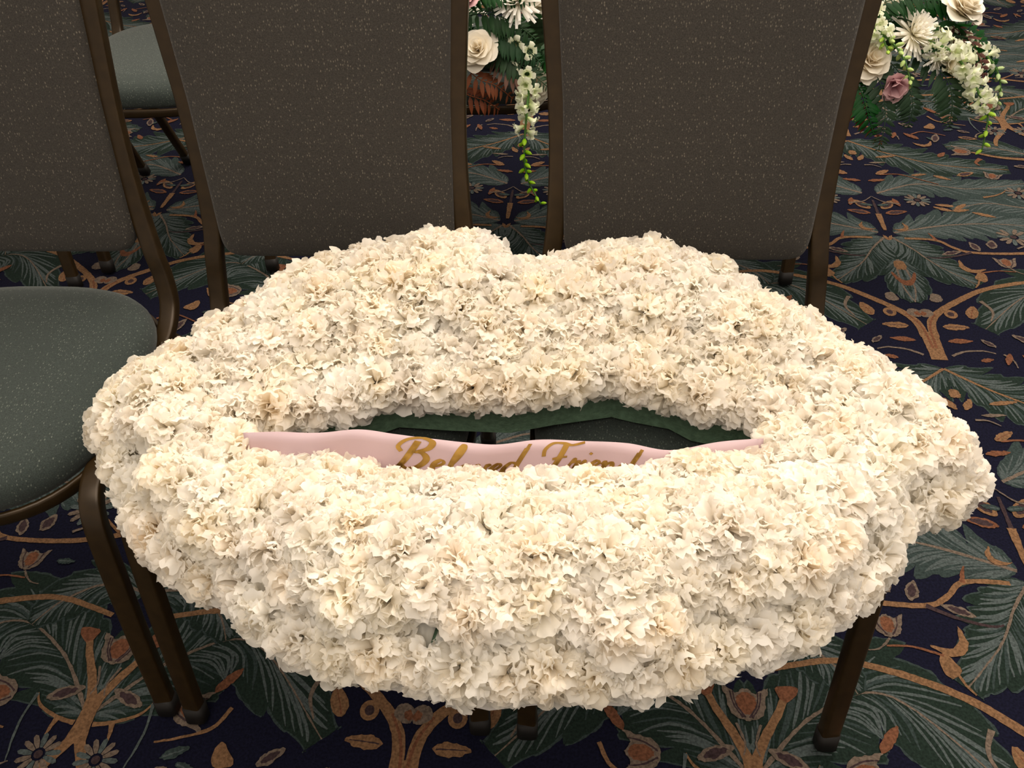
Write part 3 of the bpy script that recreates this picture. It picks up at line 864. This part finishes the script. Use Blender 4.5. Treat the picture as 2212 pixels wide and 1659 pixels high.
def snapdragon(path, nb, s0, s1, budfrom, seed, w=.006):
    """flower spike: stem with open florets near its foot, buds to the tip"""
    P = spline(path, 10); mb = MB()
    P = [sh(p) - SO for p in P]
    sweep(mb, P, w, w, nseg=6, power=1, scale=[1 - .6 * i / len(P) for i in range(len(P))])
    st_ = mb.build('snapdragon', M_STEM, spray); st_['label'] = 'pale green snapdragon spike'
    r = random.Random(seed); fl_, bu = MB(), MB()
    for k in range(nb):
        t = (k + .5) / nb; i = min(len(P) - 2, int(t * (len(P) - 1))); p = P[i]; d = (P[i + 1] - P[i]).normalized()
        a = k * 2.4 + r.uniform(-.3, .3); u = d.orthogonal().normalized(); u = Matrix.Rotation(a, 3, d) @ u
        ax = u * 1.0 + d * .55
        s = s0 + (s1 - s0) * t
        if t < budfrom: snap_bloom(fl_, p + u * .003, ax, s, 0, k + seed)
        else: snap_bloom(bu, p + u * .002, ax, s, 1, k + seed)
    if fl_.v: fl_.build('florets', [M_SNAP], st_, att=True)
    if bu.v:
        bu.mi = [0] * len(bu.f); bu.build('buds', [M_BUD], st_, att=True)
snapdragon([(.020, 1.60, .56), (.032, 1.545, .50), (.026, 1.505, .46), (.018, 1.482, .38), (.024, 1.472, .32), (.052, 1.462, .262)], 34, .0145, .0075, .52, 11, .007)
snapdragon([(.86, 1.62, .55), (.900, 1.59, .540), (.930, 1.555, .51), (.955, 1.525, .475), (.975, 1.50, .44), (.985, 1.485, .365)], 30, .0165, .0085, .72, 23, .007)
snapdragon([(.93, 1.68, .53), (.995, 1.655, .515), (1.045, 1.64, .475), (1.065, 1.625, .43), (1.06, 1.615, .385)], 24, .0125, .0075, .40, 31)
snapdragon([(.700, 1.66, .60), (.725, 1.62, .585), (.765, 1.59, .565), (.795, 1.565, .535), (.815, 1.54, .49)], 28, .0135, .0080, .45, 41)
snapdragon([(.76, 1.68, .61), (.735, 1.64, .60), (.748, 1.60, .575), (.762, 1.57, .545)], 14, .0130, .0080, .75, 47)

def frond(path, n, L, name, mt, label=None, droop=.3, wfac=.26):
    """feathered leaf: rachis and paired leaflets"""
    P = [sh(p) - SO for p in spline(path, 12)]; mb = MB()
    sweep(mb, P, .0022, .0022, nseg=5, power=1)
    M = len(P)
    for k in range(n):
        t = (k + 1) / (n + .6); i = min(M - 2, int(t * (M - 1))); p = P[i]; d = (P[i + 1] - P[i]).normalized()
        ref = Vector((0, -.5, .85)); sd = d.cross(ref).normalized(); up = sd.cross(d)
        l = L * (math.sin(PI * (.22 + .74 * t)) ** .8)
        for s in (-1, 1):
            ax = (sd * s + d * .55 + up * R.uniform(-.25, .15)).normalized(); q = ax.cross(up).normalized()
            V = []; A = []
            for j, (u, w) in enumerate(((0, .02), (.3, .8), (.65, .7), (1, .02))):
                c = p + ax * (l * u) - up * (droop * l * u * u)
                V += [c - q * (w * l * wfac), c + up * .001, c + q * (w * l * wfac)]; A += [1 - u] * 3
            F = [(j * 3 + c, j * 3 + c + 1, j * 3 + c + 4, j * 3 + c + 3) for j in range(3) for c in range(2)]
            mb.add(V, F, 0, A)
    o = mb.build(name, [mt], spray, att=True)
    if label: o['label'] = label
    return o
G = [  # dark green fern fronds spilling over the edges
    [(.72, 1.66, .52), (.76, 1.58, .49), (.775, 1.53, .43), (.772, 1.505, .365)],
    [(.78, 1.64, .52), (.815, 1.58, .49), (.835, 1.55, .45), (.838, 1.54, .40)],
    [(.84, 1.64, .52), (.89, 1.57, .50), (.908, 1.535, .46), (.912, 1.515, .41)],
    [(.70, 1.62, .50), (.725, 1.57, .47), (.735, 1.53, .44), (.752, 1.51, .40)],
    [(.90, 1.66, .52), (.95, 1.61, .50), (.975, 1.58, .46), (.985, 1.56, .42)],
    [(.92, 1.70, .54), (.98, 1.68, .54), (1.03, 1.66, .50), (1.06, 1.65, .45)],
    [(.80, 1.70, .56), (.86, 1.70, .60), (.92, 1.69, .60), (.99, 1.68, .57)],
    [(.70, 1.66, .58), (.76, 1.65, .62), (.82, 1.65, .63), (.88, 1.66, .62)],
    [(-.10, 1.66, .56), (-.03, 1.60, .575), (.02, 1.575, .56), (.06, 1.56, .53)],
    [(-.12, 1.68, .58), (-.05, 1.62, .61), (.0, 1.60, .60), (.05, 1.58, .57)],
    [(-.05, 1.64, .54), (-.01, 1.58, .54), (.03, 1.555, .52), (.07, 1.54, .49)],
    [(-.14, 1.68, .60), (-.07, 1.64, .645), (-.02, 1.62, .65), (.05, 1.61, .63)],
    [(.06, 1.62, .54), (.10, 1.56, .52), (.12, 1.53, .47), (.12, 1.52, .42)],
    [(.20, 1.62, .54), (.22, 1.56, .51), (.23, 1.53, .46), (.24, 1.52, .41)],
    [(.36, 1.62, .54), (.36, 1.56, .51), (.37, 1.53, .46), (.38, 1.52, .41)],
    [(.52, 1.62, .54), (.54, 1.56, .51), (.55, 1.53, .46), (.55, 1.52, .41)],
    [(.64, 1.62, .54), (.65, 1.56, .51), (.65, 1.53, .46), (.64, 1.52, .41)],
]
for g in G: frond(g, 22, .044, 'fern_frond', M_LEAF, None, .3, .15)
for g in ([(.70, 1.60, .50), (.712, 1.555, .455), (.745, 1.535, .42), (.782, 1.52, .372)], [(-.11, 1.60, .53), (-.075, 1.565, .505), (-.035, 1.555, .490), (.0, 1.55, .462)],
          [(-.04, 1.60, .53), (-.01, 1.56, .515), (.02, 1.55, .505), (.05, 1.54, .48)], [(.93, 1.68, .56), (.96, 1.63, .54), (.985, 1.60, .50), (1.0, 1.59, .45)], [(-.13, 1.60, .50), (-.10, 1.56, .475), (-.06, 1.55, .462), (-.03, 1.55, .44)]):
    frond(g, 11, .036, 'copper_frond', M_COPPER, 'copper brown leaf spray', .35, .17)
# broad leaves filling between the blooms
def leaf_mesh():
    mb = MB(); V = []; A = []
    for j, (u, w) in enumerate(((0, .05), (.2, .7), (.5, 1), (.8, .6), (1, .02))):
        for x in (-1, 0, 1): V.append((x * w * .30, u, abs(x) * .10 - .25 * u * u)); A.append(abs(x) * .4)
    F = [(j * 3 + c, j * 3 + c + 1, j * 3 + c + 4, j * 3 + c + 3) for j in range(4) for c in range(2)]
    mb.add(V, F, 0, A); return mb.mesh('leaf', [M_LEAF], att=True)
LEAF = leaf_mesh()
for k in range(150):
    x = R.uniform(-.14, .98); edge = R.random()
    y = 1.60 + edge * .22; z = .525 + .055 * math.sin(min(1, edge * 1.4) * PI / 2) + R.uniform(-.01, .02)
    o = put('leaf', LEAF, spray)
    ax = Vector((R.uniform(-1, 1), R.uniform(-1, .3), R.uniform(.1, .9))).normalized()
    q = ax.to_track_quat('Y', 'Z').to_matrix().to_4x4(); s = R.uniform(.035, .055)
    o.matrix_local = Matrix.Translation(sh((x, y, z)) - SO) @ q @ Matrix.Rotation(R.uniform(-.6, .6), 4, 'Y') @ Matrix.Scale(s, 4)
